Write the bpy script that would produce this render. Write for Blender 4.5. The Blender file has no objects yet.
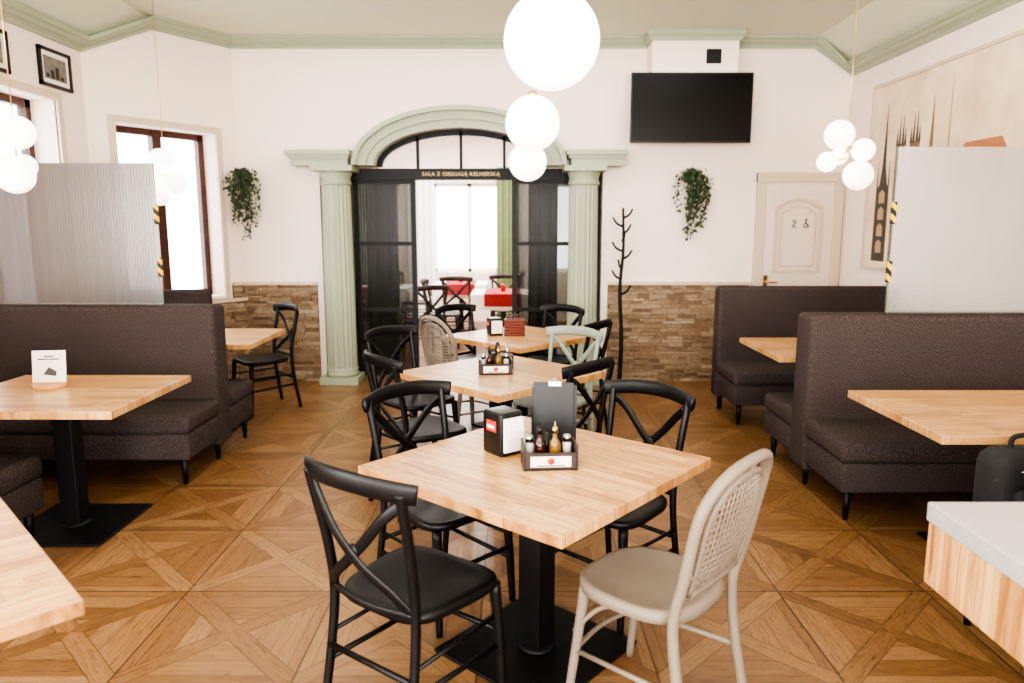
import bpy, math, random
from mathutils import Vector, Matrix
random.seed(7)
S=bpy.context.scene
COL=S.collection
# ---------------------------------------------------------------- node helpers
class NT:
    def __init__(s,name):
        m=bpy.data.materials.new(name); m.use_nodes=True
        s.m=m; s.t=m.node_tree; s.n=s.t.nodes; s.l=s.t.links
        s.b=s.n['Principled BSDF']; s.out=s.n['Material Output']
    def node(s,ty,**k):
        n=s.n.new(ty)
        for a,v in k.items(): setattr(n,a,v)
        return n
    def put(s,inp,v):
        if v is None: return
        if isinstance(v,bpy.types.NodeSocket): s.l.new(v,inp)
        else: inp.default_value=v
    def math(s,op,a,b=None,c=None):
        n=s.node('ShaderNodeMath',operation=op)
        s.put(n.inputs[0],a); s.put(n.inputs[1],b); s.put(n.inputs[2],c)
        return n.outputs[0]
    def mixf(s,f,a,b):
        n=s.node('ShaderNodeMix',data_type='FLOAT'); s.put(n.inputs[0],f); s.put(n.inputs[2],a); s.put(n.inputs[3],b); return n.outputs[0]
    def mixc(s,f,a,b,bt='MIX'):
        n=s.node('ShaderNodeMix',data_type='RGBA',blend_type=bt); s.put(n.inputs[0],f); s.put(n.inputs[6],a); s.put(n.inputs[7],b); return n.outputs[2]
    def xyz(s,x,y,z):
        n=s.node('ShaderNodeCombineXYZ'); s.put(n.inputs[0],x); s.put(n.inputs[1],y); s.put(n.inputs[2],z); return n.outputs[0]
    def sep(s,v):
        n=s.node('ShaderNodeSeparateXYZ'); s.l.new(v,n.inputs[0]); return n.outputs
    def noise(s,vec,scale=5,detail=3,rough=.5,dist=0):
        n=s.node('ShaderNodeTexNoise'); s.put(n.inputs['Vector'],vec)
        n.inputs['Scale'].default_value=scale; n.inputs['Detail'].default_value=detail; n.inputs['Roughness'].default_value=rough; n.inputs['Distortion'].default_value=dist
        return n.outputs[0]
    def white(s,vec):
        n=s.node('ShaderNodeTexWhiteNoise'); s.put(n.inputs['Vector'],vec); return n.outputs[0]
    def ramp(s,f,stops):
        n=s.node('ShaderNodeValToRGB'); s.put(n.inputs[0],f)
        e=n.color_ramp.elements
        while len(e)<len(stops): e.new(.5)
        for el,(p,c) in zip(e,stops): el.position=p; el.color=c
        return n.outputs[0]
    def bump(s,h,strength=.2,dist=.01):
        n=s.node('ShaderNodeBump'); n.inputs['Strength'].default_value=strength; n.inputs['Distance'].default_value=dist
        s.l.new(h,n.inputs['Height']); s.l.new(n.outputs[0],s.b.inputs['Normal'])
    def base(s,c,rough=.5,metal=0,spec=.5):
        s.put(s.b.inputs['Base Color'],c); s.put(s.b.inputs['Roughness'],rough); s.b.inputs['Metallic'].default_value=metal
        s.b.inputs['Specular IOR Level'].default_value=spec
def srgb(r,g,b):
    f=lambda c:(c/255/12.92 if c/255<=.04045 else ((c/255+.055)/1.055)**2.4)
    return (f(r),f(g),f(b),1)
def simple(name,c,rough=.5,metal=0,nscale=12,var=.08,bump=0,spec=.5):
    t=NT(name); co=t.node('ShaderNodeTexCoord').outputs['Object']
    nz=t.noise(co,nscale,4)
    d=tuple(x*(1-var) for x in c[:3])+(1,); l=tuple(min(1,x*(1+var)) for x in c[:3])+(1,)
    t.base(t.mixc(nz,d,l),rough,metal,spec)
    if bump: t.bump(nz,bump,.004)
    return t.m
def emis(name,c,st):
    t=NT(name); t.base(c,.4); t.b.inputs['Emission Color'].default_value=c; t.b.inputs['Emission Strength'].default_value=st
    return t.m

# ---------------------------------------------------------------- materials
M_wall=simple('plaster_wall',srgb(239,222,209),.75,nscale=3,var=.02,bump=.05)
M_ceil=simple('ceiling_paint',srgb(206,207,184),.8,nscale=2,var=.02)
M_green=simple('sage_green_paint',srgb(156,163,140),.5,nscale=6,var=.04)
M_cream=simple('cream_door_paint',srgb(222,204,190),.5,nscale=4,var=.03)
M_creamtrim=simple('beige_trim_paint',srgb(206,186,164),.5,nscale=4,var=.03)
M_black=simple('black_painted_wood',(.004,.004,.0045,1),.42,nscale=30,var=.3,spec=.3)
M_steel=simple('black_powder_steel',(.004,.004,.0045,1),.5,nscale=40,var=.2,bump=.1,spec=.3)
M_beige=simple('taupe_painted_wood',srgb(122,111,98),.42,nscale=20,var=.05,spec=.3)
M_sage=simple('sage_painted_wood',srgb(130,137,126),.4,nscale=20,var=.05)
M_brown=simple('brown_window_wood',srgb(74,40,30),.4,nscale=20,var=.15)
M_brass=simple('brass_metal',(.62,.42,.18,1),.28,1,nscale=10,var=.1)
M_white=simple('white_paper',srgb(232,226,216),.7,nscale=10,var=.02)
M_red=simple('red_label',srgb(190,30,30),.5,nscale=10,var=.1)
M_redcloth=simple('red_tablecloth_fabric',srgb(150,42,42),.85,nscale=30,var=.2)
M_screen=simple('tv_black_screen',(.002,.002,.0025,1),.25,nscale=2,var=.1,spec=.25)
M_plastic=simple('black_plastic',(.006,.006,.006,1),.35,nscale=20,var=.1,spec=.35)
M_dark=simple('dark_stain_wood',srgb(44,30,25),.45,nscale=20,var=.2)
M_leaf=simple('ivy_leaf',srgb(66,80,58),.55,nscale=60,var=.6,spec=.2)
M_oil=simple('olive_oil',srgb(110,80,24),.1,nscale=10,var=.1)
M_vin=simple('dark_vinegar',srgb(50,18,10),.08,nscale=10,var=.1)
M_curtg=simple('green_curtain',srgb(120,130,92),.8,nscale=8,var=.15)
M_curtd=simple('olive_grey_drape',srgb(150,150,134),.85,nscale=8,var=.15)
M_sheer=simple('white_sheer',srgb(240,240,240),.8,nscale=8,var=.03)
M_globe=emis('opal_glass_globe',(1,.97,.92,1),2.3)
M_sglobe=emis('opal_glass_small_globe',(1,.92,.82,1),1.6)
M_concrete=simple('grey_terrazzo',srgb(160,159,155),.3,nscale=60,var=.12)
M_gold=simple('gold_lettering',(.35,.26,.12,1),.4,.8)
M_bag=simple('black_bag_fabric',(.012,.012,.014,1),.8,nscale=80,var=.4,bump=.3)
M_redbas=simple('woven_basket_red_brown',srgb(104,48,36),.6,nscale=60,var=.4,bump=.4)

t=NT('charcoal_fabric'); co=t.node('ShaderNodeTexCoord').outputs['Object']
nz=t.noise(co,170,3,.7); nz2=t.noise(co,5,3)
cc=t.ramp(nz,[(.3,srgb(44,38,38)),(.5,srgb(66,58,57)),(.7,srgb(102,92,89))])
t.base(t.mixc(.3,cc,t.mixc(nz2,(.6,.6,.6,1),(1,1,1,1)),'MULTIPLY'),.98,0,.1); t.bump(nz,.5,.003); M_fabric=t.m

def glassmat(name,tint,fac,rough,gloss=(1,1,1,1),metal=0):
    t=NT(name); tr=t.node('ShaderNodeBsdfTransparent'); tr.inputs[0].default_value=tint
    t.base(gloss,rough,metal,.8)
    mx=t.node('ShaderNodeMixShader'); mx.inputs[0].default_value=fac
    t.l.new(tr.outputs[0],mx.inputs[1]); t.l.new(t.b.outputs[0],mx.inputs[2]); t.l.new(mx.outputs[0],t.out.inputs[0])
    return t
M_glass=glassmat('clear_window_glass',(.97,.98,1,1),.05,.03).m
t=glassmat('smoked_reeded_glass',(.50,.52,.50,1),.3,.25,(.012,.012,.012,1)); 
sx=t.sep(t.node('ShaderNodeTexCoord').outputs['Object']); t.bump(t.math('SINE',t.math('MULTIPLY',sx[0],2*math.pi/.03)),.5,.004); M_smoke=t.m
def ribbed(name,fac,col,metal,rough,lo=.85,hi=1.15):
    t=glassmat(name,(.9,.9,.9,1),fac,rough,col,metal)
    tc=t.node('ShaderNodeTexCoord').outputs['Object']; sx=t.sep(tc)
    w=t.math('SINE',t.math('MULTIPLY',sx[0],2*math.pi/.02)); w2=t.noise(t.xyz(t.math('MULTIPLY',sx[0],30),0,t.math('MULTIPLY',sx[2],.4)),1,3)
    t.put(t.b.inputs['Base Color'],t.mixc(w2,tuple(c*lo for c in col[:3])+(1,),tuple(min(1,c*hi) for c in col[:3])+(1,)))
    t.b.inputs['Anisotropic'].default_value=.5
    t.bump(w,.10,.002); return t.m
M_polyL=ribbed('ribbed_partition_sheet_shaded',.88,srgb(134,131,130),.95,.30)  # same sheet as the right one, its dimmer light put into the colour
M_polyR=ribbed('ribbed_partition_sheet_lit',.66,srgb(192,188,186),.6,.26,.9,1.1)  # same sheet as the left one, window light painted in as a whiter tone
t=NT('hazard_tape'); s3=t.sep(t.node('ShaderNodeTexCoord').outputs['Object'])
v=t.math('FRACT',t.math('MULTIPLY',t.math('ADD',s3[2],s3[0]),14)); 
t.base(t.mixc(t.math('GREATER_THAN',v,.5),srgb(225,185,40),(.01,.01,.01,1)),.5); M_haz=t.m

t=NT('split_stone_strips'); g=t.node('ShaderNodeNewGeometry')
c=t.ramp(g.outputs['Random Per Island'],[(0,srgb(122,100,80)),(.3,srgb(148,127,104)),(.6,srgb(170,150,126)),(.8,srgb(136,113,90)),(1,srgb(188,172,148))])
co=t.node('ShaderNodeTexCoord').outputs['Object']; nz=t.noise(co,28,5,.65)
t.base(t.mixc(.4,c,t.ramp(nz,[(.3,srgb(80,64,50)),(.5,srgb(136,124,110)),(.72,srgb(215,204,186))]),'OVERLAY'),.85); t.bump(nz,.6,.01); M_stone=t.m
M_grout=simple('grout',srgb(94,78,62),.9)

def tablewood(name,c1,c2,c3):
    t=NT(name); s3=t.sep(t.node('ShaderNodeTexCoord').outputs['Object'])
    row=t.math('FLOOR',t.math('MULTIPLY',s3[1],1/.058))
    rr=t.white(t.xyz(row,3.3,1.1))
    xs=t.math('ADD',t.math('MULTIPLY',s3[0],1/.7),t.math('MULTIPLY',rr,7))
    colr=t.white(t.xyz(row,t.math('FLOOR',xs),.5))
    nz=t.noise(t.xyz(t.math('MULTIPLY',s3[0],2.4),t.math('MULTIPLY',s3[1],30),t.math('ADD',s3[2],t.math('MULTIPLY',colr,30))),1.8,7,.7,1.0)
    cc=t.ramp(colr,[(0,c1),(.5,c2),(1,c3)])
    g=t.ramp(nz,[(.34,(.36,.25,.15,1)),(.45,(.76,.65,.50,1)),(.55,(1,1,1,1)),(.75,(1.0,.96,.9,1))])
    cc=t.mixc(.9,cc,g,'MULTIPLY')
    fr=t.math('FRACT',t.math('MULTIPLY',s3[1],1/.058))
    ln=t.math('LESS_THAN',fr,.03)
    cc=t.mixc(t.math('MULTIPLY',ln,.4),cc,srgb(110,72,38))
    t.base(cc,t.mixf(nz,.26,.4)); t.bump(nz,.08,.002); return t.m
M_table=tablewood('ash_butcher_block',srgb(190,147,97),srgb(208,167,115),srgb(174,129,81))
M_cwood=simple('light_oak_edge',srgb(186,138,90),.4,nscale=10,var=.1)

t=NT('marquetry_wood_tile'); s3=t.sep(t.node('ShaderNodeNewGeometry').outputs['Position'])
s=.66
X=t.math('MULTIPLY',t.math('ADD',s3[0],.13),1/s); Y=t.math('MULTIPLY',t.math('ADD',s3[1],.29),1/s)
ix=t.math('FLOOR',X); iy=t.math('FLOOR',Y)
u=t.math('SUBTRACT',t.math('SUBTRACT',X,ix),.5); v=t.math('SUBTRACT',t.math('SUBTRACT',Y,iy),.5)
au=t.math('ABSOLUTE',u); av=t.math('ABSOLUTE',v)
isU=t.math('GREATER_THAN',au,av); mm=t.math('MAXIMUM',au,av)
dd=t.math('ABSOLUTE',t.math('SUBTRACT',au,av))
band=t.math('LESS_THAN',dd,.085)
sg=t.math('SIGN',t.math('MULTIPLY',u,v))
dal=t.math('MULTIPLY',t.math('ADD',u,t.math('MULTIPLY',sg,v)),.707); dac=t.math('MULTIPLY',t.math('SUBTRACT',u,t.math('MULTIPLY',sg,v)),.707)
al=t.mixf(isU,u,v); ac=t.mixf(isU,v,u)
al=t.mixf(band,al,dal); ac=t.mixf(band,ac,dac)
pl=t.math('FLOOR',t.math('MULTIPLY',mm,7.0))
pl=t.mixf(band,pl,t.math('MULTIPLY',sg,20))
q=t.math('ADD',t.math('ADD',t.math('MULTIPLY',isU,5),t.math('MULTIPLY',t.math('SIGN',t.mixf(isU,v,u)),3)),pl)
q2=t.mixf(band,q,pl)
idn=t.white(t.xyz(ix,iy,q2)); 
gr=t.noise(t.xyz(t.math('MULTIPLY',al,3.5),t.math('MULTIPLY',ac,42),t.math('MULTIPLY',idn,50)),1.6,7,.72,1.0)
cb=t.ramp(idn,[(0,srgb(118,87,57)),(.5,srgb(134,101,68)),(1,srgb(148,115,80))])
cg=t.ramp(gr,[(.32,(.36,.29,.23,1)),(.47,(.84,.79,.74,1)),(.62,(1,1,1,1))])
cc=t.mixc(.9,cb,cg,'MULTIPLY')
seam=t.math('GREATER_THAN',mm,.494)
bl=t.math('LESS_THAN',t.math('ABSOLUTE',t.math('SUBTRACT',dd,.085)),.006)
f7=t.math('FRACT',t.math('MULTIPLY',mm,7.0)); pln=t.math('MULTIPLY',t.math('LESS_THAN',f7,.045),t.math('SUBTRACT',1,band))
cc=t.mixc(t.math('MULTIPLY',t.math('MAXIMUM',bl,pln),.5),cc,srgb(58,38,24))
cc=t.mixc(t.math('MULTIPLY',seam,.75),cc,srgb(46,32,22))
t.base(cc,t.mixf(gr,.38,.26)); t.bump(gr,.06,.002); M_floor=t.m
t=NT('mural_paper'); co=t.node('ShaderNodeTexCoord').outputs['Object']
t.base(t.ramp(t.noise(co,2.5,5,.6),[(.3,srgb(206,182,152)),(.7,srgb(234,216,192))]),.8); M_mural=t.m
M_ink=simple('sepia_ink',srgb(78,72,66),.8,nscale=25,var=.5)
M_ink2=simple('faded_sepia_ink',srgb(134,108,84),.8,nscale=30,var=.4)
M_ink4=simple('pale_sepia_wash',srgb(178,148,114),.8,nscale=20,var=.2)
M_ink3=simple('orange_wash',srgb(170,112,76),.8,nscale=25,var=.2)
M_photo=simple('monochrome_photo',srgb(110,108,104),.5,nscale=25,var=.8)
M_glass2=simple('shaker_salt_glass',srgb(185,180,172),.15,nscale=40,var=.1); M_chrome=simple('chrome_metal',(.4,.4,.4,1),.25,1)

# ---------------------------------------------------------------- mesh builder
class MB:
    def __init__(s): s.v=[];s.f=[];s.mi=[];s.mats=[];s.sm=[]
    def mat(s,m):
        if m not in s.mats: s.mats.append(m)
        return s.mats.index(m)
    def add(s,vs,fs,m,M=None,smooth=False):
        o=len(s.v); k=s.mat(m)
        for p in vs:
            p=Vector(p); s.v.append(M@p if M else p)
        for f in fs: s.f.append([i+o for i in f]); s.mi.append(k); s.sm.append(smooth)
    def box(s,x0,x1,y0,y1,z0,z1,m,M=None):
        vs=[(x,y,z) for x in(x0,x1) for y in(y0,y1) for z in(z0,z1)]
        s.add(vs,[(0,1,3,2),(4,6,7,5),(0,4,5,1),(2,3,7,6),(0,2,6,4),(1,5,7,3)],m,M)
    def rbox(s,x0,x1,y0,y1,z0,z1,r,m,M=None,n=4):
        def ring(z,ins):
            out=[];rr=max(r-ins,.0005)
            for cx,cy,a0 in((x1-r,y1-r,0),(x0+r,y1-r,90),(x0+r,y0+r,180),(x1-r,y0+r,270)):
                for i in range(n+1):
                    a=math.radians(a0+90*i/n); out.append((cx+rr*math.cos(a),cy+rr*math.sin(a),z))
            return out
        k=3; e=min(r,(z1-z0)/2*.98); prof=[]
        for i in range(k+1):
            a=math.pi/2*i/k; prof.append((z0+e-e*math.cos(a), r-r*math.sin(a)))
        for i in range(k+1):
            a=math.pi/2*i/k; prof.append((z1-e+e*math.sin(a), r-r*math.cos(a)))
        vs=[]
        for z,ins in prof: vs+=ring(z,ins)
        N=4*(n+1); fs=[]
        for j in range(len(prof)-1):
            for i in range(N): fs.append((j*N+i,j*N+(i+1)%N,(j+1)*N+(i+1)%N,(j+1)*N+i))
        fs.append(tuple(range(N))[::-1]); fs.append(tuple((len(prof)-1)*N+i for i in range(N)))
        s.add(vs,fs,m,M,True)
    def lathe(s,prof,m,M=None,n=24,flute=0):
        vs=[];fs=[]
        for r,z in prof:
            for i in range(n):
                a=2*math.pi*i/n; rr=r*(1-(flute if i%2 else 0)); vs.append((rr*math.cos(a),rr*math.sin(a),z))
        for j in range(len(prof)-1):
            for i in range(n): fs.append((j*n+i,j*n+(i+1)%n,(j+1)*n+(i+1)%n,(j+1)*n+i))
        fs.append(tuple(range(n))[::-1]); fs.append(tuple((len(prof)-1)*n+i for i in range(n)))
        s.add(vs,fs,m,M,flute==0)
    def sphere(s,c,r,m,M=None,n=32,k=18):
        vs=[];fs=[]
        for j in range(k+1):
            p=math.pi*j/k; p=min(max(p,.01),math.pi-.01)
            for i in range(n):
                a=2*math.pi*i/n; vs.append((c[0]+r*math.sin(p)*math.cos(a),c[1]+r*math.sin(p)*math.sin(a),c[2]-r*math.cos(p)))
        for j in range(k):
            for i in range(n): fs.append((j*n+i,j*n+(i+1)%n,(j+1)*n+(i+1)%n,(j+1)*n+i))
        fs.append(tuple(range(n))[::-1]); fs.append(tuple(k*n+i for i in range(n)))
        s.add(vs,fs,m,M,True)
    def tube(s,pts,ra,m,rb=None,M=None,n=10,closed=False,sub=5,up=(0,1,0),taper=None):
        P=[Vector(p) for p in pts]
        if len(P)>2 and sub>1:
            Q=[];L=len(P)
            rng=range(L) if closed else range(L-1)
            for i in rng:
                if closed: a,b,c,d=P[(i-1)%L],P[i],P[(i+1)%L],P[(i+2)%L]
                else: a,b,c,d=P[max(i-1,0)],P[i],P[i+1],P[min(i+2,L-1)]
                for j in range(sub):
                    u=j/sub
                    Q.append(.5*((2*b)+(c-a)*u+(2*a-5*b+4*c-d)*u*u+(3*b-a-3*c+d)*u**3))
            if not closed: Q.append(P[-1])
            P=Q
        L=len(P); rb=rb or ra; vs=[];fs=[]
        for i,p in enumerate(P):
            if closed: T=(P[(i+1)%L]-P[i-1]).normalized()
            else: T=(P[min(i+1,L-1)]-P[max(i-1,0)]).normalized()
            U=Vector(up); 
            A=U-T*U.dot(T)
            if A.length<.05: A=Vector((1,0,0))-T*T.x
            A.normalize(); B=T.cross(A)
            k=1 if taper is None else taper[0]+(taper[1]-taper[0])*i/(L-1)
            for j in range(n):
                a=2*math.pi*j/n; vs.append(p+A*(ra*k*math.cos(a))+B*(rb*k*math.sin(a)))
        for i in range(L if closed else L-1):
            for j in range(n): fs.append((i*n+j,i*n+(j+1)%n,((i+1)%L)*n+(j+1)%n,((i+1)%L)*n+j))
        if not closed: fs.append(tuple(range(n))[::-1]); fs.append(tuple((L-1)*n+i for i in range(n)))
        s.add(vs,fs,m,M,True)
    def prism(s,poly,a0,a1,m,axis='Z',M=None):
        def P(q,a):
            if axis=='Z': return (q[0],q[1],a)
            if axis=='Y': return (q[0],a,q[1])
            return (a,q[0],q[1])
        n=len(poly); vs=[P(q,a0) for q in poly]+[P(q,a1) for q in poly]
        fs=[tuple(range(n))[::-1],tuple(range(n,2*n))]+[(i,(i+1)%n,n+(i+1)%n,n+i) for i in range(n)]
        s.add(vs,fs,m,M)
    def mesh(s,name):
        me=bpy.data.meshes.new(name); me.from_pydata([tuple(v) for v in s.v],[],s.f)
        for m in s.mats: me.materials.append(m)
        for p,k,sm in zip(me.polygons,s.mi,s.sm): p.material_index=k; p.use_smooth=sm
        import bmesh
        bm=bmesh.new(); bm.from_mesh(me); bmesh.ops.recalc_face_normals(bm,faces=bm.faces); bm.to_mesh(me); bm.free()
        return me
    def obj(s,name,loc=(0,0,0),rz=0,bevel=0,seg=2):
        return inst(s.mesh(name),name,loc,rz,bevel,seg)
def inst(me,name,loc=(0,0,0),rz=0,bevel=0,seg=2):
    o=bpy.data.objects.new(name,me); COL.objects.link(o); o.location=loc; o.rotation_euler=(0,0,rz)
    if bevel:
        b=o.modifiers.new('bevel','BEVEL'); b.width=bevel; b.segments=seg; b.limit_method='ANGLE'; b.angle_limit=math.radians(50)
    return o

# ---------------------------------------------------------------- room
WY=7.53; LX=-3.60; RX=3.41; FY=-2.6
b=MB(); b.box(LX-1.0,RX+.8,FY-.3,WY+.15,-.1,0,M_floor); b.obj('floor')
b=MB(); b.box(-3.25,3.01,FY-.2,WY+.3,3.47,3.52,M_ceil)
b.prism([(-3.63,3.12),(-3.25,3.47),(-3.25,3.52),(-3.63,3.2)],FY-.2,WY+.3,M_ceil,'Y')
b.prism([(3.43,3.19),(3.01,3.47),(3.01,3.52),(3.43,3.27)],FY-.2,WY+.3,M_ceil,'Y'); b.obj('ceiling')

def wall(name,p0,p1,ops,th=.3,H=3.6,side=1,z0=0):
    p0=Vector((p0[0],p0[1],0));p1=Vector((p1[0],p1[1],0)); d=(p1-p0); L=d.length; d.normalize()
    nrm=Vector((d.y,-d.x,0))*side
    M=Matrix(((d.x,nrm.x,0,p0.x),(d.y,nrm.y,0,p0.y),(0,0,1,0),(0,0,0,1)))
    b=MB(); x=0
    for (a,c,zz0,zz1) in sorted(ops):
        if a>x: b.box(x,a,0,th,z0,H,M_wall,M)
        if zz0>z0: b.box(a,c,0,th,z0,zz0,M_wall,M)
        if zz1<H: b.box(a,c,0,th,zz1,H,M_wall,M)
        x=c
    if x<L: b.box(x,L,0,th,z0,H,M_wall,M)
    b.obj(name); return M
ML=wall('wall_left',(LX,FY),(LX,6.30),[(.6,2.0,.9,2.6),(2.8,4.2,.9,2.6),(7.35,8.5,.9,2.6)],side=-1)
MC=wall('wall_corner',(LX,6.30),(-2.80,WY),[(.24,1.23,.93,2.52)],side=-1)
wall('wall_right',(RX,FY),(RX,WY+.3),[],side=1)
wall('wall_front',(LX-.3,FY),(RX+.3,FY),[(.6,3.3,.6,2.9),(3.9,6.8,.6,2.9)],side=1)
b=MB(); AX0,AX1,AC=-1.97,.93,-.53; AS=2.23
b.box(-2.80,AX0,WY,WY+.3,0,3.6,M_wall); b.box(AX1,RX+.3,WY,WY+.3,0,3.6,M_wall)
xs=[AX0]+[AC-.88*math.cos(math.pi*i/32) for i in range(33)]+[AX1]
def az(x):
    q=1-((x-AC)/.88)**2
    return AS+.38*math.sqrt(q) if q>0 else AS
for i in range(len(xs)-1):
    a,c=xs[i],xs[i+1]
    if c-a<1e-5: continue
    b.prism([(a,az(a)),(c,az(c)),(c,3.6),(a,3.6)],WY,WY+.3,M_wall,'Y')
b.obj('wall_back')

def sweep(path,prof,m,b,closed=False):
    n=len(path); rings=[]
    for i,p in enumerate(path):
        p=Vector(p)
        d0=(Vector(path[i])-Vector(path[i-1])) if i>0 else None
        d1=(Vector(path[i+1])-Vector(path[i])) if i<n-1 else None
        def nn(d): d=Vector((d.x,d.y,0)).normalized(); return Vector((d.y,-d.x,0))
        if d0 is None: N=nn(d1)
        elif d1 is None: N=nn(d0)
        else:
            a,c=nn(d0),nn(d1); N=(a+c).normalized(); N=N/max(.35,N.dot(a))
        rings.append([p+N*q[0]+Vector((0,0,q[1])) for q in prof])
    k=len(prof); vs=[v for r in rings for v in r]; fs=[]
    for i in range(n-1):
        for j in range(k): fs.append((i*k+j,i*k+(j+1)%k,(i+1)*k+(j+1)%k,(i+1)*k+j))
    fs.append(tuple(range(k))); fs.append(tuple((n-1)*k+j for j in range(k)))
    b.add(vs,fs,m)
prof=[(-.01,.02),(.11,.02),(.11,-.015),(.085,-.025),(.07,-.045),(.04,-.06),(.025,-.075),(.025,-.095),(-.01,-.095)]
prof2=[(-.01,.01),(.05,.01),(.05,-.03),(.03,-.05),(.02,-.08),(-.01,-.08)]
b=MB(); sweep([(LX,FY,3.15),(LX,6.30,3.15),(-3.25,6.84,3.46),(-2.80,WY,3.46),(1.35,WY,3.46)],prof,M_green,b); b.obj('trim_1')
b=MB(); sweep([(1.35,WY,3.46),(1.35,7.27,3.46),(2.18,7.27,3.46),(2.18,WY,3.46)],prof2,M_green,b); b.obj('trim_2')
b=MB(); sweep([(2.18,WY,3.46),(3.01,WY,3.46),(RX,WY,3.20),(RX,FY,3.20)],prof,M_green,b); b.obj('trim_3')
b=MB(); b.box(1.35,2.18,7.27,WY+.01,2.5,3.47,M_wall); b.obj('wall_duct_box')
b=MB(); b.box(1.87,2.01,7.25,7.272,3.17,3.30,M_steel)
for i in range(5): b.box(1.88,2.0,7.243,7.25,3.18+i*.024,3.19+i*.024,M_plastic)
b.obj('vent_grille')

def stonewall(name,p0,p1,H=1.02,side=-1):
    p0=Vector((p0[0],p0[1],0));p1=Vector((p1[0],p1[1],0)); d=(p1-p0); L=d.length; d.normalize()
    n=Vector((d.y,-d.x,0))
    M=Matrix(((d.x,n.x,0,p0.x),(d.y,n.y,0,p0.y),(0,0,1,0),(0,0,0,1)))
    b=MB(); b.box(0,L,.001,.012,0,H,M_grout,M); z=.0
    while z<H-.01:
        h=min(random.choice([.022,.03,.038,.045]),H-z); x=-random.random()*.2
        while x<L:
            w=random.uniform(.08,.24); a=max(x,0);c=min(x+w,L)
            if c-a>.01: b.box(a+.001,c-.001,.001,random.uniform(.016,.048),z+.001,z+h-.0015,M_stone,M)
            x+=w
        z+=h
    b.box(-.0,L,.001,.055,H,H+.03,M_creamtrim,M)
    return b.obj(name)
stonewall('stone_wainscot',(LX,6.30),(-2.80,WY),H=.86)
stonewall('stone_wainscot',(-2.88,7.407),(-2.80,WY))
stonewall('stone_wainscot',(-2.80,WY),(-2.03,WY))
stonewall('stone_wainscot',(1.0,WY),(2.47,WY))

def window(name,M,s0,s1,z0,z1,inset=.2,n=2,trim=True):
    b=MB(); f=.06
    b.box(s0,s0+f,inset,inset+.07,z0,z1,M_brown,M); b.box(s1-f,s1,inset,inset+.07,z0,z1,M_brown,M)
    b.box(s0,s1,inset,inset+.07,z0,z0+f,M_brown,M); b.box(s0,s1,inset,inset+.07,z1-f,z1,M_brown,M)
    for i in range(1,n):
        c=s0+(s1-s0)*i/n; b.box(c-.045,c+.045,inset-.01,inset+.07,z0,z1,M_brown,M)
    b.box(s0+f,s1-f,inset+.03,inset+.036,z0+f,z1-f,M_glass,M)
    b.box(s0,s1,-.03,inset,z0-.03,z0-.001,M_white,M)
    if trim:
        w=.06
        b.box(s0-w,s0,-.02,.01,z0-.03,z1+w,M_creamtrim,M); b.box(s1,s1+w,-.02,.01,z0-.03,z1+w,M_creamtrim,M)
        b.box(s0,s1,-.02,.01,z1,z1+w,M_creamtrim,M)
    return b.obj(name)
window('window_1',MC,.24,1.23,.93,2.52)
window('window_2',ML,7.35,8.5,.9,2.6)
window('window_3',ML,.6,2.0,.9,2.6); window('window_4',ML,2.8,4.2,.9,2.6)

def column(x):
    b=MB(); r=.155
    b.box(-.20,.20,-.20,.16,0,.07,M_green)
    b.lathe([(.165,.07),(.17,.09),(.165,.115),(.16,.12),(.168,.14),(.162,.155)],M_green)
    b.lathe([(r,.155),(r*.995,1.0),(r*.93,2.03)],M_green,n=40,flute=.07)
    b.lathe([(.15,2.03),(.16,2.045),(.16,2.06),(.15,2.07),(.15,2.11),(.165,2.14),(.168,2.165)],M_green)
    b.box(-.21,.21,-.21,.16,2.165,2.215,M_green)
    b.obj('column',(x,7.48,0))
column(-1.79); column(.73)
def entab(x0,x1):
    b=MB()
    b.box(x0+.05,x1-.03,7.31,WY+.12,2.215,2.285,M_green); b.box(x0+.025,x1-.015,7.29,WY+.02,2.285,2.32,M_green); b.box(x0,x1,7.26,WY+.02,2.32,2.365,M_green)
    b.obj('trim_entablature')
entab(-2.24,-1.60); entab(.54,1.14)
b=MB()
def archband(a0,h0,a1,h1,zb,y0,y1,m,b):
    N=40
    for i in range(N):
        t0,t1=math.pi*i/N,math.pi*(i+1)/N
        q=[(AC-a0*math.cos(t0),zb+h0*math.sin(t0)),(AC-a1*math.cos(t0),zb+h1*math.sin(t0)),(AC-a1*math.cos(t1),zb+h1*math.sin(t1)),(AC-a0*math.cos(t1),zb+h0*math.sin(t1))]
        b.prism(q,y0,y1,m,'Y')
archband(.87,.37,.94,.45,AS,7.46,WY+.1,M_green,b)
archband(.94,.45,1.03,.53,AS,7.43,WY+.01,M_green,b)
archband(1.03,.53,1.08,.575,AS,7.37,WY+.01,M_green,b)
b.obj('trim_arch')

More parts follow.
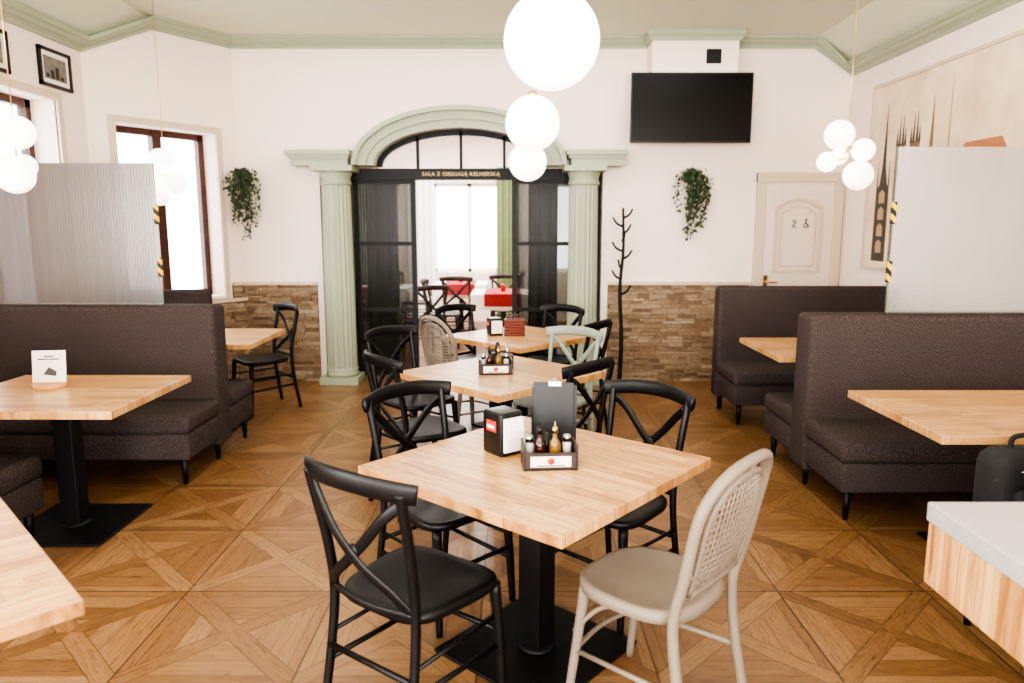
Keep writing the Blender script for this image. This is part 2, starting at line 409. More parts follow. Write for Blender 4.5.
b=MB(); y0,y1=7.68,7.74; x0,x1=AX0+.005,AX1-.005
mull=[x0,-1.66,-1.06,.00,.60,x1-.05]
for x in mull: b.box(x,x+.05,y0,y1,0,2.1,M_steel)
b.box(x0,x1,y0-.02,y1+.02,2.1,2.215,M_steel)
for (a,c) in((x0,-1.66),(-1.61,-1.06),(.05,.60),(.65,x1)):
    for z in (0.02,.72,1.42,2.06): b.box(a,c,y0+.01,y1-.01,z,z+.04,M_steel)
    b.box(a,c,y0+.025,y0+.035,.03,2.08,M_smoke)
archband(.82,.32,.875,.375,AS,y0,y1,M_steel,b)
for x in (AC-.45,AC,AC+.45): b.box(x-.015,x+.015,y0,y1,2.2,az(x)-.02,M_steel)
N=24
for i in range(N):
    t0,t1=math.pi*i/N,math.pi*(i+1)/N
    a=AC-.84*math.cos(t0);c=AC-.84*math.cos(t1)
    b.prism([(a,2.215),(c,2.215),(c,2.215+.34*math.sin(t1)+.001),(a,2.215+.34*math.sin(t0)+.001)],y0+.03,y0+.034,M_glass,'Y')
b.obj('door_1')
cu=bpy.data.curves.new('lettering','FONT'); cu.body='SALA Z OBSŁUGĄ KELNERSKĄ'; cu.size=.055; cu.align_x='CENTER'; cu.align_y='CENTER'; cu.extrude=.002; cu.space_character=1.1
o=bpy.data.objects.new('sign_lettering',cu); COL.objects.link(o); o.location=(AC,7.656,2.157); o.rotation_euler=(math.pi/2,0,0); cu.materials.append(M_gold)

b=MB(); y=WY
b.box(2.50,2.59,y-.04,y,0,2.16,M_creamtrim); b.box(3.30,3.385,y-.04,y,0,2.16,M_creamtrim); b.box(2.5,3.385,y-.045,y,2.07,2.16,M_creamtrim)
b.box(2.59,3.30,y-.02,y,.01,2.07,M_cream)
def ringpoly(x0,x1,z0,z1,w,arch,yy0,yy1):
    def pts(o):
        P=[(x0+o,z0+o),(x1-o,z0+o)]
        n=12
        for i in range(n+1):
            u=i/n; P.append((x1-o-(x1-x0-2*o)*u, z1-o+arch*math.sin(math.pi*u)))
        return P
    A=pts(0);B=pts(w); n=len(A)
    for i in range(n): b.prism([A[i],A[(i+1)%n],B[(i+1)%n],B[i]],yy0,yy1,M_creamtrim,'Y')
ringpoly(2.70,3.19,1.15,1.82,.03,.09,y-.035,y-.02)
ringpoly(2.70,3.19,.2,.95,.03,.0,y-.035,y-.02)
ringpoly(2.76,3.13,1.21,1.76,.015,.07,y-.03,y-.02)
b.box(2.615,2.655,y-.03,y-.02,.93,1.12,M_brass)
b.tube([(2.635,y-.03,1.05),(2.635,y-.07,1.05),(2.66,y-.08,1.05),(2.75,y-.08,1.045)],.009,M_brass)
b.tube([(2.885,y-.026,1.665),(2.90,y-.026,1.685),(2.92,y-.026,1.665),(2.885,y-.026,1.615),(2.925,y-.026,1.615)],.005,M_plastic,n=6,sub=2)
b.sphere((3.025,y-.026,1.69),.01,M_plastic,n=10,k=6); b.tube([(3.025,y-.026,1.68),(3.02,y-.026,1.65),(3.04,y-.026,1.645),(3.05,y-.026,1.615)],.006,M_plastic,n=6,sub=2); b.tube([(3.015,y-.026,1.65),(3.0,y-.026,1.625),(3.02,y-.026,1.607),(3.04,y-.026,1.62)],.004,M_plastic,n=6,sub=3)
b.obj('door_2')
b=MB(); b.box(2.33,2.41,y-.012,y,1.28,1.36,M_white); b.box(2.345,2.395,y-.018,y-.01,1.295,1.345,M_white); b.obj('light_switch')
b=MB(); sweep([(3.385,WY,0),(RX,WY,0),(RX,FY,0)],[(0,0),(.02,0),(.02,.09),(.012,.1),(0,.1)],M_creamtrim,b); b.obj('baseboard_right')

b=MB(); b.box(1.145,2.315,7.20,7.24,2.42,3.075,M_plastic); b.box(1.16,2.30,7.196,7.20,2.44,3.06,M_screen); b.box(1.6,1.9,7.24,7.268,2.6,2.9,M_steel); b.box(1.7,1.8,7.195,7.2,2.425,2.433,M_steel)
b.obj('wall_mounted_television',bevel=.004)

def picture(name,ya,yb,z0,z1):
    b=MB(); x=LX; w=.025
    b.box(x,x+.025,ya,yb,z0,z0+w,M_plastic);b.box(x,x+.025,ya,yb,z1-w,z1,M_plastic);b.box(x,x+.025,ya,ya+w,z0,z1,M_plastic);b.box(x,x+.025,yb-w,yb,z0,z1,M_plastic)
    b.box(x,x+.012,ya+w,yb-w,z0+w,z1-w,M_white); b.box(x+.012,x+.014,ya+.06,yb-.06,z0+.06,z1-.06,M_photo)
    for i in range(4):
        yy=ya+.08+i*(yb-ya-.16)/4; b.box(x+.014,x+.0155,yy,yy+.04,z0+.07,z0+.1+.03*(i%3),M_plastic)
    b.obj(name)
picture('framed_photograph',5.72,6.12,2.69,2.98); picture('framed_photograph',4.98,5.38,2.69,2.98)

# mural
b=MB(); x=RX
b.box(x-.012,x,4.2,7.0,1.25,2.88,M_mural)
for (a,c,e,f) in((4.2,7.03,2.88,2.91),(4.2,7.03,1.22,1.25),(7.0,7.03,1.25,2.88),(4.17,4.2,1.22,2.91)): b.box(x-.025,x,a,c,e,f,M_creamtrim)
def mp(poly,m,k=0): b.prism(poly,x-.014-k,x-.011,m,'X')
mp([(6.62,1.3),(6.86,1.3),(6.85,1.95),(6.80,2.0),(6.77,2.15),(6.74,2.70),(6.71,2.15),(6.67,2.0),(6.63,1.95)],M_ink)
for k in range(4): mp([(6.69,1.38+k*.15),(6.79,1.38+k*.15),(6.79,1.47+k*.15),(6.74,1.5+k*.15),(6.69,1.47+k*.15)],M_ink4,.001)
for yy in (6.64,6.84): mp([(yy-.012,1.9),(yy+.012,1.9),(yy,2.2)],M_ink,.001)
for yy in (6.26,6.48):
    mp([(yy-.08,1.3),(yy+.08,1.3),(yy+.075,2.33),(yy-.075,2.33)],M_ink2)
    for o in (-.065,-.025,.025,.065): mp([(yy+o-.018,2.32),(yy+o+.018,2.32),(yy+o,2.58 if abs(o)<.05 else 2.46)],M_ink)
    for k in range(5):
        for o in(-.045,.015): mp([(yy+o,1.42+k*.18),(yy+o+.03,1.42+k*.18),(yy+o+.03,1.53+k*.18),(yy+o+.015,1.57+k*.18),(yy+o,1.53+k*.18)],M_ink,.001)
    for k in range(5): mp([(yy-.08,1.38+k*.18),(yy+.08,1.38+k*.18),(yy+.08,1.39+k*.18),(yy-.08,1.39+k*.18)],M_ink,.0015)
mp([(6.33,1.3),(6.41,1.3),(6.41,2.12),(6.37,2.3),(6.33,2.12)],M_ink4)
mp([(5.82,1.3),(6.2,1.3),(6.2,1.95),(6.12,2.12),(5.9,2.12),(5.82,1.95)],M_ink4)
for k in range(4): mp([(5.86+k*.09,1.45),(5.90+k*.09,1.45),(5.90+k*.09,1.8),(5.88+k*.09,1.87),(5.86+k*.09,1.8)],M_ink2,.001)
mp([(5.98,2.1),(6.05,2.1),(6.015,2.66)],M_ink2,.001)
mp([(5.1,1.3),(5.75,1.3),(5.75,2.15),(5.1,2.15)],M_ink4); mp([(5.08,2.15),(5.68,2.15),(5.56,2.24),(5.15,2.24)],M_ink3)
for k in range(6): mp([(5.13+k*.1,1.9),(5.17+k*.1,1.9),(5.17+k*.1,2.06),(5.13+k*.1,2.06)],M_ink2,.001)
mp([(4.3,1.3),(4.9,1.3),(4.9,2.0),(4.6,2.25),(4.3,2.0)],M_ink4)
mp([(5.765,1.3),(5.79,1.3),(5.778,2.78)],M_ink2,.001)
b.obj('wall_mural')

def ivy(name,cx,cy,z1,z0,w,seed):
    random.seed(seed); b=MB()
    b.rbox(cx-.06,cx+.06,cy-.0,cy+.08,z1-.1,z1-.0,.02,M_dark)
    for s_ in range(34):
        L=(random.random()**1.1*.75+.25)*(z1-z0); ang=random.uniform(-1,1); x=cx+ang*.05; z=z1+random.uniform(-.02,.02); y=cy-random.uniform(0,.06)
        L*=1-.3*abs(ang)
        dx=ang*random.uniform(.3,1)*w*.5; pts=[]
        n=int(L/.033)
        for i in range(n):
            u=i/max(1,n-1)
            p=Vector((x+dx*math.sin(min(1,u*2.2)*math.pi/2)*(1-.45*u),y-.05*math.sin(u*3),z+.03*math.sin(min(1,u*4)*math.pi)-L*u)); pts.append(p)
            for k in range(2):
                sz=random.uniform(.013,.023); R=Matrix.Rotation(random.uniform(0,6.3),4,'Z')@Matrix.Rotation(random.uniform(-1.1,1.1),4,'X')@Matrix.Rotation(random.uniform(-1.1,1.1),4,'Y')
                q=p+Vector((random.uniform(-.03,.03),random.uniform(-.03,.01),random.uniform(-.02,.02))); q.y=min(q.y,cy+.0)
                b.add([(0,0,-sz),(sz*.8,.002,0),(sz*.4,.003,sz*.8),(0,0,sz*1.3),(-sz*.4,.003,sz*.8),(-sz*.8,.002,0)],[(0,1,2,3),(0,3,4,5)],M_leaf,Matrix.Translation(q)@R)
        if len(pts)>3: b.tube(pts[::3],.0015,M_leaf,n=4,sub=1)
    b.obj(name)
ivy('hanging_ivy',-2.70,7.42,2.16,1.42,.40,1); ivy('hanging_ivy',1.80,7.43,2.16,1.42,.38,2)

b=MB(); 
b.lathe([(.17,0),(.17,.015),(.04,.03),(.02,.05)],M_steel)
b.tube([(0,0,.03),(.012,0,.5),(-.012,.01,1.0),(.012,0,1.4),(0,0,1.8)],.02,M_steel,taper=(1.2,.6))
for i,(z,a) in enumerate([(.95,0.2),(1.1,3.3),(1.2,1.8),(1.3,.1),(1.38,3.0),(1.48,4.8),(1.55,.5),(1.62,2.8),(1.7,.2)]):
    l=.10; b.tube([(0,0,z),(l*.6*math.cos(a),l*.6*math.sin(a),z+.03),(l*math.cos(a),l*math.sin(a),z+.09)],.013,M_steel,taper=(1,.7))
b.obj('coat_stand',(1.09,7.18,0))

# ---------------------------------------------------------------- tables
def table(name,cx,cy,lx,ly,rz):
    b=MB(); b.box(-lx/2,lx/2,-ly/2,ly/2,.71,.75,M_table)
    b.box(-.05,.05,-.05,.05,.02,.70,M_steel); b.box(-.2,.2,-.2,.2,.695,.71,M_steel)
    b.box(-.28,.28,-.28,.28,0,.014,M_steel)
    b.lathe([(.075,.014),(.06,.03)],M_steel)
    return b.obj(name,(cx,cy,0),rz,bevel=.004)
R45=math.radians(45)
T1=(.095,2.575); T2=(-.07,4.27); T3=(.06,5.75)
table('dining_table',*T1,.935,.935,R45+math.radians(4)-math.pi/2)
table('dining_table',*T2,.90,.90,R45-math.pi/2); table('dining_table',*T3,.90,.90,R45-math.pi/2)
table('dining_table',-1.66,1.57,.93,.93,R45)
for (cx,cy,l) in((-2.385,3.74,.98),(-2.50,5.72,1.1),(2.43,3.34,1.26),(2.43,5.2,1.26)): table('booth_table',cx,cy,l,.86,0)

# ---------------------------------------------------------------- chairs
def cross_chair(mat):
    b=MB(); dz=.018
    def seatpts(sc):
        P=[]
        for i in range(40):
            a=2*math.pi*i/40; c,s_=math.cos(a),math.sin(a)
            x=.215*math.copysign(abs(c)**.45,c); y=.205*math.copysign(abs(s_)**.5,s_)
            x*=1+.10*(y/.2); P.append((x*sc,y*sc+.005))
        return P
    lv=[(.425,.94),(.43,.985),(.445,1.0),(.458,.985),(.462,.93),(.456,.8),(.452,.3)]
    vs=[];fs=[]
    for z,sc in lv: vs+=[(x,y,z) for x,y in seatpts(sc)]
    for j in range(len(lv)-1):
        for i in range(40): fs.append((j*40+i,j*40+(i+1)%40,(j+1)*40+(i+1)%40,(j+1)*40+i))
    fs.append(tuple(range(40))[::-1]); fs.append(tuple((len(lv)-1)*40+i for i in range(40)))
    b.add(vs,fs,mat,None,True)
    for sx in(-1,1):
        b.tube([(sx*.19,.175,.43),(sx*.2,.19,.2),(sx*.205,.2,0)],.019,mat,taper=(1.1,.75))
        b.tube([(sx*.195,-.255,0),(sx*.185,-.215,.25),(sx*.18,-.195,.45),(sx*.185,-.21,.62),(sx*.195,-.25,.80+dz),(sx*.198,-.262,.86+dz)],.018,mat,.016,taper=(.85,1))
        b.tube([(sx*.195,.19,.2),(sx*.186,-.22,.22)],.01,mat)
        b.tube([(sx*.19,.19,.31),(sx*.187,-.215,.31)],.008,mat)
    b.tube([(-.195,.195,.25),(.195,.195,.25)],.01,mat); b.tube([(-.187,-.22,.27),(.187,-.22,.27)],.01,mat)
    b.tube([(-.235,-.235,.855+dz),(-.19,-.262,.862+dz),(-.1,-.295,.872+dz),(0,-.305,.875+dz),(.1,-.295,.872+dz),(.19,-.262,.862+dz),(.235,-.235,.855+dz)],.012,mat,.033,up=(0,1,0),n=12)
    for sx in(-1,1):
        b.tube([(sx*.185,-.255,.82+dz),(sx*.13,-.272,.77+dz),(sx*.05,-.275+.006*sx,.70),(-sx*.04,-.262+.006*sx,.615),(-sx*.12,-.235,.545),(-sx*.172,-.2,.475)],.007,mat,.018,up=(0,1,0))
    b.tube([(-.18,-.2,.475),(0,-.225,.47),(.18,-.2,.475)],.010,mat,.014)
    b.lathe([(.022,0),(.022,.012)],mat,Matrix.Translation((0,-.262,.66))@Matrix.Rotation(math.pi/2,4,'X'))
    return b.mesh('cross_back_chair')
def cane_chair(mat):
    b=MB()
    def sp(sc): return [(.215*sc*math.copysign(abs(math.cos(a))**.7,math.cos(a)),.215*sc*math.copysign(abs(math.sin(a))**.7,math.sin(a))) for a in [2*math.pi*i/40 for i in range(40)]]
    lv=[(.42,.95),(.425,1),(.45,1.0),(.46,.97),(.462,.9),(.457,.85),(.455,.3)]
    vs=[];fs=[]
    for z,sc in lv: vs+=[(x,y,z) for x,y in sp(sc)]
    for j in range(len(lv)-1):
        for i in range(40): fs.append((j*40+i,j*40+(i+1)%40,(j+1)*40+(i+1)%40,(j+1)*40+i))
    fs.append(tuple(range(40))[::-1]); fs.append(tuple((len(lv)-1)*40+i for i in range(40)))
    b.add(vs,fs,mat,None,True)
    TOP=.945
    Yb=lambda x,z:-.195-.1*max(0,(z-.44))/.46-.03*(1-(x/.2)**2)*min(1,max(0,(z-.44)/.2))
    for sx in(-1,1):
        b.tube([(sx*.165,.15,.43),(sx*.172,.165,.3),(sx*.19,.2,.0)],.019,mat,taper=(1.1,.75))
    def loop(w,top,zb,zs):
        P=[(-w*.93,zb),(-w*.97,(zb+zs)/2)]
        for i in range(9):
            a=math.pi-math.pi*i/8; sn=max(0,math.sin(a)); P.append((w*math.copysign(abs(math.cos(a))**.8,math.cos(a)),zs+(top-zs)*sn**.9 if sn>1e-6 else zs))
        return P+[(w*.97,(zb+zs)/2),(w*.93,zb)]
    P=loop(.205,TOP,.44,.76)
    pts=[(-.205,-.26,0),(-.19,-.215,.25)]+[(x,Yb(x,z),z) for x,z in P]+[(.19,-.215,.25),(.205,-.26,0)]
    b.tube(pts,.0175,mat,sub=4)
    zt1=TOP-.045
    P2=loop(.16,zt1,.53,.73); pl=[(x,Yb(x,z),z) for x,z in P2]
    b.tube(pl,.008,mat,.011,sub=3); b.tube([pl[0],(0,Yb(0,.53),.53),pl[-1]],.008,mat,.011)
    for sx in (-1,1): b.tube([(sx*.155,Yb(.155,.6),.6),(sx*.19,Yb(.19,.6),.6)],.007,mat)
    b.tube([(0,Yb(0,zt1),zt1),(0,Yb(0,TOP),TOP-.005)],.007,mat)
    def half(z):
        if z<.73: return .153
        q=(z-.73)/(zt1-.73)
        return .157*max(0,1-q**2.2)**.55 if q<1 else 0
    st=.0225; z=.545
    while z<zt1:
        h=half(z)
        if h>.01: b.tube([(-h,Yb(h,z),z),(0,Yb(0,z),z),(h,Yb(h,z),z)],.0025,mat,.0048,n=6,sub=3)
        z+=st
    x=-st*6
    while x<=st*6+.001:
        zt=zt1-.01
        while half(zt)<abs(x) and zt>.6: zt-=.003
        b.tube([(x,Yb(x,.53),.53),(x,Yb(x,(zt+.53)/2),(zt+.53)/2),(x,Yb(x,zt),zt)],.0025,mat,.0048,n=6,sub=2)
        x+=st
    for sx in(-1,1): b.tube([(sx*.178,.178,.2),(sx*.195,-.22,.22)],.009,mat)
    b.tube([(-.18,.18,.2),(0,.2,.205),(.18,.18,.2)],.009,mat)
    for sx in (-1,1): b.tube([(sx*.182,.18,.27),(sx*.165,.1,.37),(sx*.15,.0,.42)],.008,mat)
    return b.mesh('cane_back_chair')
CB=cross_chair(M_black); CG=cross_chair(M_sage); CC=cane_chair(M_beige)
def put(me,name,x,y,ang): inst(me,name,(x,y,0),math.radians(ang-90))
def putb(me,name,bx,by,ang,k=.29):
    a=math.radians(ang); put(me,name,bx+k*math.cos(a),by+k*math.sin(a),ang)
put(CB,'cross_back_chair',-.315,2.235,54)
put(CC,'cane_back_chair',.465,2.25,137)
putb(CB,'cross_back_chair',-.49,3.14,-45); putb(CB,'cross_back_chair',.635,3.16,-135)
putb(CB,'cross_back_chair',-.76,3.92,35); putb(CB,'cross_back_chair',-.88,5.0,-40); putb(CG,'sage_cross_back_chair',.46,5.0,-130); putb(CB,'cross_back_chair',.45,3.75,140)
putb(CC,'cane_back_chair',-.58,5.35,40); putb(CB,'cross_back_chair',-.54,6.5,-45); putb(CB,'cross_back_chair',.48,6.45,-130); putb(CB,'cross_back_chair',.70,5.42,150)
put(CB,'cross_back_chair',-2.24,6.35,222)

# ---------------------------------------------------------------- booths
def booth(name,x0,x1,yb0,yb1,front=True,rear=True,H=1.10,sd=.50):
    b=MB(); X1=x1-x0; W=yb1-yb0
    b.rbox(0,X1,0,W,.12,H,.035,M_fabric)
    fr=[]
    if front: fr.append((-sd,0.02))
    if rear: fr.append((W-.02,W+sd))
    for a,c in fr:
        b.rbox(.01,X1-.01,a,c,.17,.34,.02,M_fabric); b.rbox(0,X1,a-.01,c+.01,.335,.46,.04,M_fabric)
    ys=[-sd+.06 if front else .05, W+sd-.06 if rear else W-.05]
    for yy in ys+[W/2]:
        for xx in (.07,X1/2,X1-.07):
            b.lathe([(.014,0),(.026,.19)],M_steel,Matrix.Translation((xx,yy,0)),n=12)
    b.obj(name,(x0,yb0,0))
booth('upholstered_booth_bench',1.79,3.36,4.26,4.50,H=1.09)
booth('upholstered_booth_bench',1.80,3.36,6.22,6.40,rear=False)
booth('upholstered_booth_bench',1.80,3.36,2.14,2.32,front=False,sd=.48)
booth('upholstered_booth_bench',-3.56,-2.0,4.78,5.0,sd=.46,H=1.09)
booth('upholstered_booth_bench',-3.38,-2.66,6.31,6.40,rear=False,sd=.42,H=1.07)
booth('upholstered_booth_bench',-3.56,-2.42,2.85,3.03,front=False,sd=.55)

def partition(x0,x1,y,z0,z1,edge,m):
    b=MB(); b.box(x0,x1,y-.006,y+.006,z0,z1,m)
    b.box(x0,x1,y-.012,y+.012,z0-.0,z0+.014,M_chrome)
    b.box(edge-.004,edge+.004,y-.009,y+.009,z0,z1,M_chrome)
    for z in(1.28,1.63): b.box(edge-.014,edge+.014,y-.010,y+.010,z,z+.13,M_haz)
    b.obj('ribbed_partition_screen')
partition(2.285,3.40,4.38,1.091,2.08,2.285,M_polyR); partition(-3.58,-2.375,4.88,1.091,2.03,-2.375,M_polyL)

# ---------------------------------------------------------------- pendant lights
def globe(x,y,z,R=.175):
    b=MB(); b.sphere((0,0,0),R,M_globe,n=48,k=28); b.lathe([(.03,R-.005),(.03,R+.02),(.01,R+.03)],M_brass); b.tube([(0,0,R+.02),(0,0,3.47-z)],.0025,M_white,n=6); b.lathe([(.05,3.44-z),(.05,3.47-z)],M_white)
    b.obj('globe_pendant_lamp',(x,y,z))
globe(.145,2.77,2.285); globe(.132,4.82,2.275); globe(.145,6.85,2.21)
def cluster(x,y,z,rz,dots):
    b=MB(); b.tube([(0,0,-.14),(0,0,3.47-z)],.003,M_brass,n=8)
    for dx,dy,dz,R in dots:
        b.sphere((dx,dy,dz),R,M_sglobe,n=28,k=16); b.tube([(0,0,dz+.02),(dx*.5,dy*.5,dz+.01),(dx,dy,dz)],.006,M_brass,n=8)
    b.lathe([(.045,3.45-z),(.045,3.47-z)],M_brass)
    b.obj('cluster_globe_pendant',(x,y,z),rz)
D0=((-.075,-.03,.13,.10),(-.115,.05,-.045,.07),(.13,.04,.035,.08),(.06,-.06,-.145,.10),(.0,.12,.0,.06))
D1=((.04,-.03,.09,.08),(-.10,.05,.02,.07),(.05,-.10,-.12,.09),(-.05,.13,-.06,.06))
D2=((-.03,.0,.10,.085),(-.10,.05,-.03,.07),(.08,-.03,-.07,.085),(-.03,-.05,-.17,.075))
cluster(2.33,5.15,2.11,0,D0); cluster(-2.49,3.72,1.985,0,D1); cluster(-2.66,5.65,2.02,0,D2); cluster(2.60,3.3,2.12,1,D0)  # last cluster hangs out of view, added for its light
b=MB(); b.lathe([(.11,-.02),(.12,-.01),(.12,0)],M_white); b.lathe([(.07,-.03),(.08,-.018)],M_plastic); b.obj('ceiling_speaker',(-3.1,5.25,3.47))

# ---------------------------------------------------------------- table items
def napkin(name,x,y,rz,z=.75,h=.17,w=.11,d=.12):
    b=MB(); b.rbox(-w/2,w/2,-d/2,d/2,0,h,.012,M_plastic)
    b.box(-w/2+.012,w/2-.012,-d/2-.012,-d/2+.004,.02,h-.02,M_white)
    for i in range(3): b.box(-w/2+.014,w/2-.014,-d/2-.016-.003*i,-d/2-.012,.03+.02*i,h-.03-.015*i,M_white)
    b.box(-w/2-.003,-w/2+.002,-.03,.03,h*.55,h*.8,M_red); b.box(-w/2-.0045,-w/2,-.022,.022,h*.62,h*.70,M_white)
    b.obj(name,(x,y,z),rz,bevel=.001)
napkin('napkin_dispenser',-.035,2.69,math.radians(38))
def caddy(name,x,y,rz,z=.75):
    b=MB(); w,d,h=.19,.115,.065
    b.box(-w/2,w/2,-d/2,d/2,0,.008,M_dark)
    b.box(-w/2,w/2,-d/2,-d/2+.008,0,h,M_dark);b.box(-w/2,w/2,d/2-.008,d/2,0,h,M_dark)
    for sx in(-1,1): b.box(sx*w/2-.004,sx*w/2+.004,-d/2,d/2,0,h+.025,M_dark)
    b.box(-w/2+.022,w/2-.022,-d/2-.002,-d/2+.001,.014,h-.012,M_white)
    b.lathe([(.013,0),(.013,.002)],M_red,Matrix.Translation((0,-d/2-.001,.036))@Matrix.Rotation(math.pi/2,4,'X'),n=16)
    b.box(-.05,.05,-d/2-.003,-d/2,.017,.021,M_plastic)
    for xx,mt in((-.035,M_vin),(.02,M_oil)):
        T=Matrix.Translation((xx,-.01,.008))
        b.lathe([(.02,0),(.021,.005),(.021,.07),(.019,.085),(.009,.1),(.0085,.118)],mt,T,n=18)
        b.lathe([(.0105,.118),(.0105,.14),(.004,.142),(.003,.16)],M_plastic if mt is M_vin else M_brass,T,n=14)
    for xx in(-.07,.068):
        T=Matrix.Translation((xx,.02,.008)); b.lathe([(.017,0),(.017,.07),(.012,.078)],M_glass2,T,n=14); b.lathe([(.016,.078),(.016,.1),(.01,.105)],M_chrome,T,n=14)
    b.lathe([(.014,0),(.015,.11)],M_plastic,Matrix.Translation((-.005,.032,.008)),n=14)
    b.obj(name,(x,y,z),rz)
caddy('condiment_caddy',.135,2.53,math.radians(4)); caddy('condiment_caddy',-.1,4.22,math.radians(5))
def menu(name,x,y,rz,z=.75):
    b=MB(); 
    b.box(-.085,.085,-.03,.03,0,.012,M_dark)
    for i,(dy,sh) in enumerate(((-.014,0),(0,.012),(.014,-.01))):
        b.box(-.08+sh,.08+sh,dy-.003,dy+.003,.01,.25-.012*i,M_plastic,Matrix.Rotation(math.radians(-6),4,'X'))
    b.box(-.02,.03,-.024,-.012,.236,.254,M_chrome,Matrix.Rotation(math.radians(-6),4,'X'))
    b.tube([(-.01,-.028,.255),(.005,-.03,.275),(.02,-.028,.255)],.002,M_chrome,n=6)
    b.obj(name,(x,y,z),rz)
menu('menu_holder',.165,2.80,math.radians(-8))
napkin('napkin_dispenser',-.14,5.78,.3,h=.14); 
b=MB(); 
for i in range(6):
    z=i*.022; b.rbox(-.085,.085,-.06,.06,z,z+.024,.012,M_redbas)
for i in range(6): b.box(-.06+i*.02,-.052+i*.02,-.045,.045,.05,.17+.01*(i%2),M_redbas if i%2 else M_dark)
b.obj('menu_basket',(.02,5.75,.75))
b=MB()
for i in range(4): b.rbox(-.07,.07,-.05,.05,i*.02,i*.02+.022,.01,M_dark)
b.lathe([(.015,.02),(.015,.14),(.008,.16)],M_plastic,Matrix.Translation((-.03,0,0)),n=12); b.lathe([(.015,.02),(.015,.12),(.008,.14)],M_chrome,Matrix.Translation((.03,0,0)),n=12)
b.obj('spice_basket',(-.06,4.40,.75))
b=MB(); b.lathe([(.082,0),(.085,.004),(.085,.016),(.08,.02)],M_cwood,n=32); 
Rm=Matrix.Rotation(math.radians(-8),4,'X')
b.box(-.085,.085,-.004,.0,.018,.20,M_white,Rm)
for z,w in((.165,.05),(.15,.11)): b.box(-w/2,w/2,-.006,-.004,z,z+.006,M_plastic,Rm)
b.add([(-.03,-.0065,.07),(.035,-.0065,.06),(.04,-.0065,.085),(.0,-.0065,.11),(-.015,-.0065,.09)],[(0,1,2,3,4)],M_ink,Rm)
b.box(-.09,.09,-.012,.008,.018,.028,M_cwood)
b.obj('reservation_sign',(-2.52,3.84,.75),math.radians(8))

b=MB(); b.box(1.09,2.6,.7,1.80,.85,.90,M_concrete); b.box(1.095,2.6,.71,1.795,.68,.849,M_table); b.box(1.75,2.58,.8,1.6,0,.68,M_dark)
b.obj('service_counter',bevel=.004)
b=MB(); b.rbox(-.16,.16,-.09,.09,0,.31,.07,M_bag); b.rbox(-.12,.12,-.13,-.08,.03,.18,.03,M_bag)
b.tube([(-.06,0,.30),(-.05,0,.35),(.05,0,.35),(.06,0,.30)],.01,M_bag); b.tube([(-.15,-.05,.2),(-.05,-.1,.25),(.05,-.1,.25),(.15,-.05,.2)],.004,M_chrome)
b.obj('black_backpack',(1.98,2.68,.465),.1)

# ---------------------------------------------------------------- far room
b=MB(); b.box(-2.95,4,WY+.15,12.6,-.1,0,M_floor); b.obj('floor_far_room')
b=MB(); b.box(-2.95,4,WY+.3,12.6,3.3,3.4,M_wall); b.obj('ceiling_far_room')
b=MB(); b.box(-2.95,-2.8,WY+.3,12.6,0,3.4,M_wall); b.obj('wall_far_left')
b=MB(); b.box(4,4.2,WY+.3,12.6,0,3.4,M_wall); b.obj('wall_far_right')
b=MB(); b.box(-2.95,4.2,12.4,12.7,0,.85,M_wall); b.box(-2.95,4.2,12.4,12.7,2.35,3.4,M_wall)
for a,c in((-2.95,-2.6),(-1.9,-1.35),(-.1,.6),(2.2,4.2)): b.box(a,c,12.4,12.7,.85,2.35,M_wall)
b.obj('wall_far_back')
b=MB()
for a,c in((-2.6,-1.9),(-1.35,-.1),(.6,2.2)):
    for x in(a,(a+c)/2-.03,c-.06): b.box(x,x+.06,12.5,12.56,.85,2.35,M_sheer)
    b.box(a,c,12.5,12.56,.85,.91,M_sheer); b.box(a,c,12.5,12.56,2.29,2.35,M_sheer)
b.obj('window_5')
def curtain(x0,x1,m,z0,z1,yy=12.28,amp=.035,fq=.9):
    b=MB(); vs=[];fs=[];n=int((x1-x0)/.01)
    for i in range(n+1):
        x=x0+(x1-x0)*i/n; y=yy+amp*math.sin(i*fq*.67); vs+=[(x,y,z0),(x,y,z1)]
    for i in range(n): fs.append((2*i,2*i+2,2*i+3,2*i+1))
    b.add(vs,fs,m,None,True); b.obj('curtain')
curtain(-.26,.12,M_curtg,.02,2.6); curtain(-1.75,-1.3,M_sheer,.02,2.6); curtain(-2.75,-2.3,M_curtg,.02,2.6)
curtain(-1.6,-1.25,M_curtd,.02,2.15,8.0,.03,.8); curtain(.18,.5,M_curtd,.02,2.15,8.0,.03,.8)
def cloth_table(x,y):
    b=MB(); b.rbox(-.42,.42,-.42,.42,.70,.755,.02,M_white); 
    for k in range(4):
        M=Matrix.Rotation(k*math.pi/2,4,'Z'); b.add([(-.42,-.425,.75),(.42,-.425,.75),(.40,-.46,.58),(0,-.44,.54),(-.40,-.46,.58)],[(0,1,2,3,4)],M_white,M)
    b.box(-.24,.24,-.445,.445,.757,.762,M_redcloth); b.add([(-.24,-.445,.76),(.24,-.445,.76),(.24,-.467,.6),(-.24,-.467,.6)],[(0,1,2,3)],M_redcloth)
    b.lathe([(.04,0),(.035,.7)],M_dark); b.lathe([(.25,0),(.25,.02)],M_dark)
    b.lathe([(.03,.76),(.035,.84),(.02,.86)],M_red,n=12)
    b.obj('clothed_table',(x,y,0))
for x,y in((-.12,9.7),(-.80,11.3),(-1.9,10.6)): cloth_table(x,y)
CD=cross_chair(M_dark)
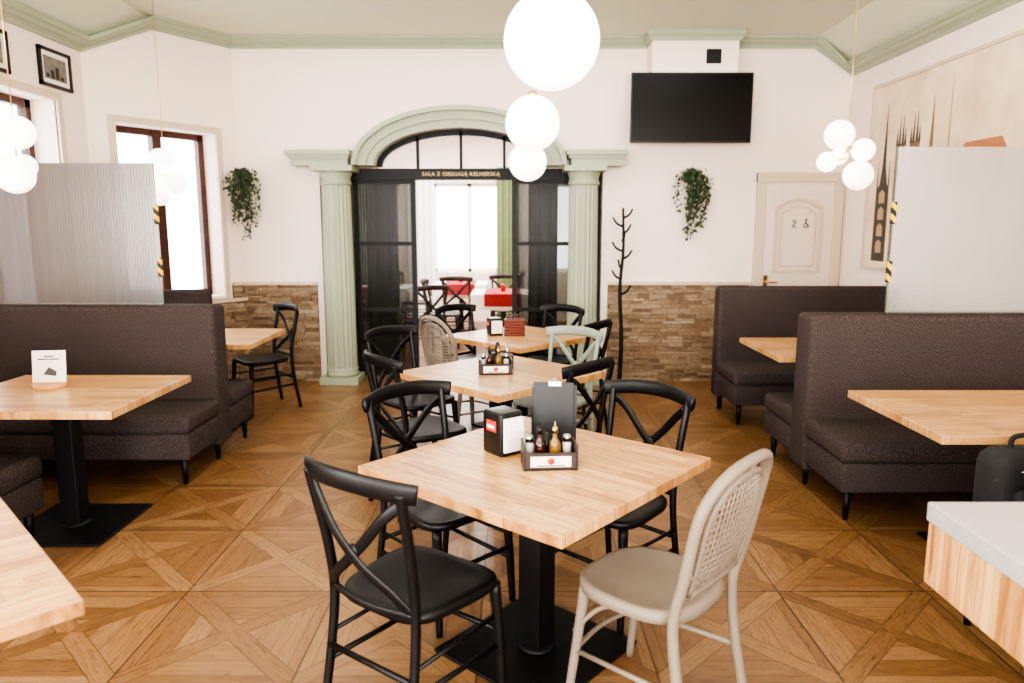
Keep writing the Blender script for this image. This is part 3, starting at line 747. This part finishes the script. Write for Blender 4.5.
for x,y,a in((-.92,9.75,0),(-1.10,8.95,120),(-.1,10.45,-90),(-.8,10.55,90),(-1.5,11.3,0),(-.1,11.45,180),(-1.9,9.8,90)): put(CD,'dark_wood_chair',x,y,a)

# ---------------------------------------------------------------- lights
def area(name,loc,rot,sx,sy,p,c=(1,1,1)):
    l=bpy.data.lights.new(name,'AREA'); l.shape='RECTANGLE'; l.size=sx; l.size_y=sy; l.energy=p; l.color=c
    o=bpy.data.objects.new(name,l); COL.objects.link(o); o.location=loc; o.rotation_euler=[math.radians(a) for a in rot]
area('daylight_front_window_a',(-1.9,FY+.05,1.9),(80,0,0),2.6,2.2,165,(1,.96,.92))
area('daylight_front_window_b',(1.7,FY+.05,1.9),(80,0,0),2.8,2.2,165,(1,.96,.92))
area('daylight_left_window_a',(LX+.02,-1.3,1.8),(0,-80,0),1.6,1.4,85,(1,.97,.95))
area('daylight_left_window_b',(LX+.02,.9,1.8),(0,-80,0),1.6,1.4,85,(1,.97,.95))
area('overhead_fill_a',(0,1.0,3.4),(0,0,0),3.5,2.5,50,(1,.94,.87))  # broad overhead fill, no ceiling fixture behind it
area('overhead_fill_b',(0,5.6,3.42),(0,0,0),4.5,2.5,60,(1,.94,.87))  # second overhead fill, likewise without a fixture
area('overhead_fill_far_room',(-.4,10.3,3.2),(0,0,0),3,2,220,(1,.98,.95))  # fill added to brighten the far room, no lamp there
w=bpy.data.worlds.new('World'); S.world=w; w.use_nodes=True
bg=w.node_tree.nodes['Background']; bg.inputs[0].default_value=(1,.99,.98,1); bg.inputs[1].default_value=7.0
# ---------------------------------------------------------------- camera
c=bpy.data.cameras.new('camera'); c.sensor_width=36; c.lens=720/1024*36; c.clip_start=.05
c.dof.use_dof=True; c.dof.focus_distance=3.4; c.dof.aperture_fstop=2.2
o=bpy.data.objects.new('camera',c); COL.objects.link(o); o.location=(0,0,1.61); o.rotation_euler=(math.radians(81),0,0)
S.camera=o
S.view_settings.view_transform='AgX'
try: S.view_settings.look='AgX - High Contrast'
except Exception as e: print(e)
S.view_settings.exposure=.38
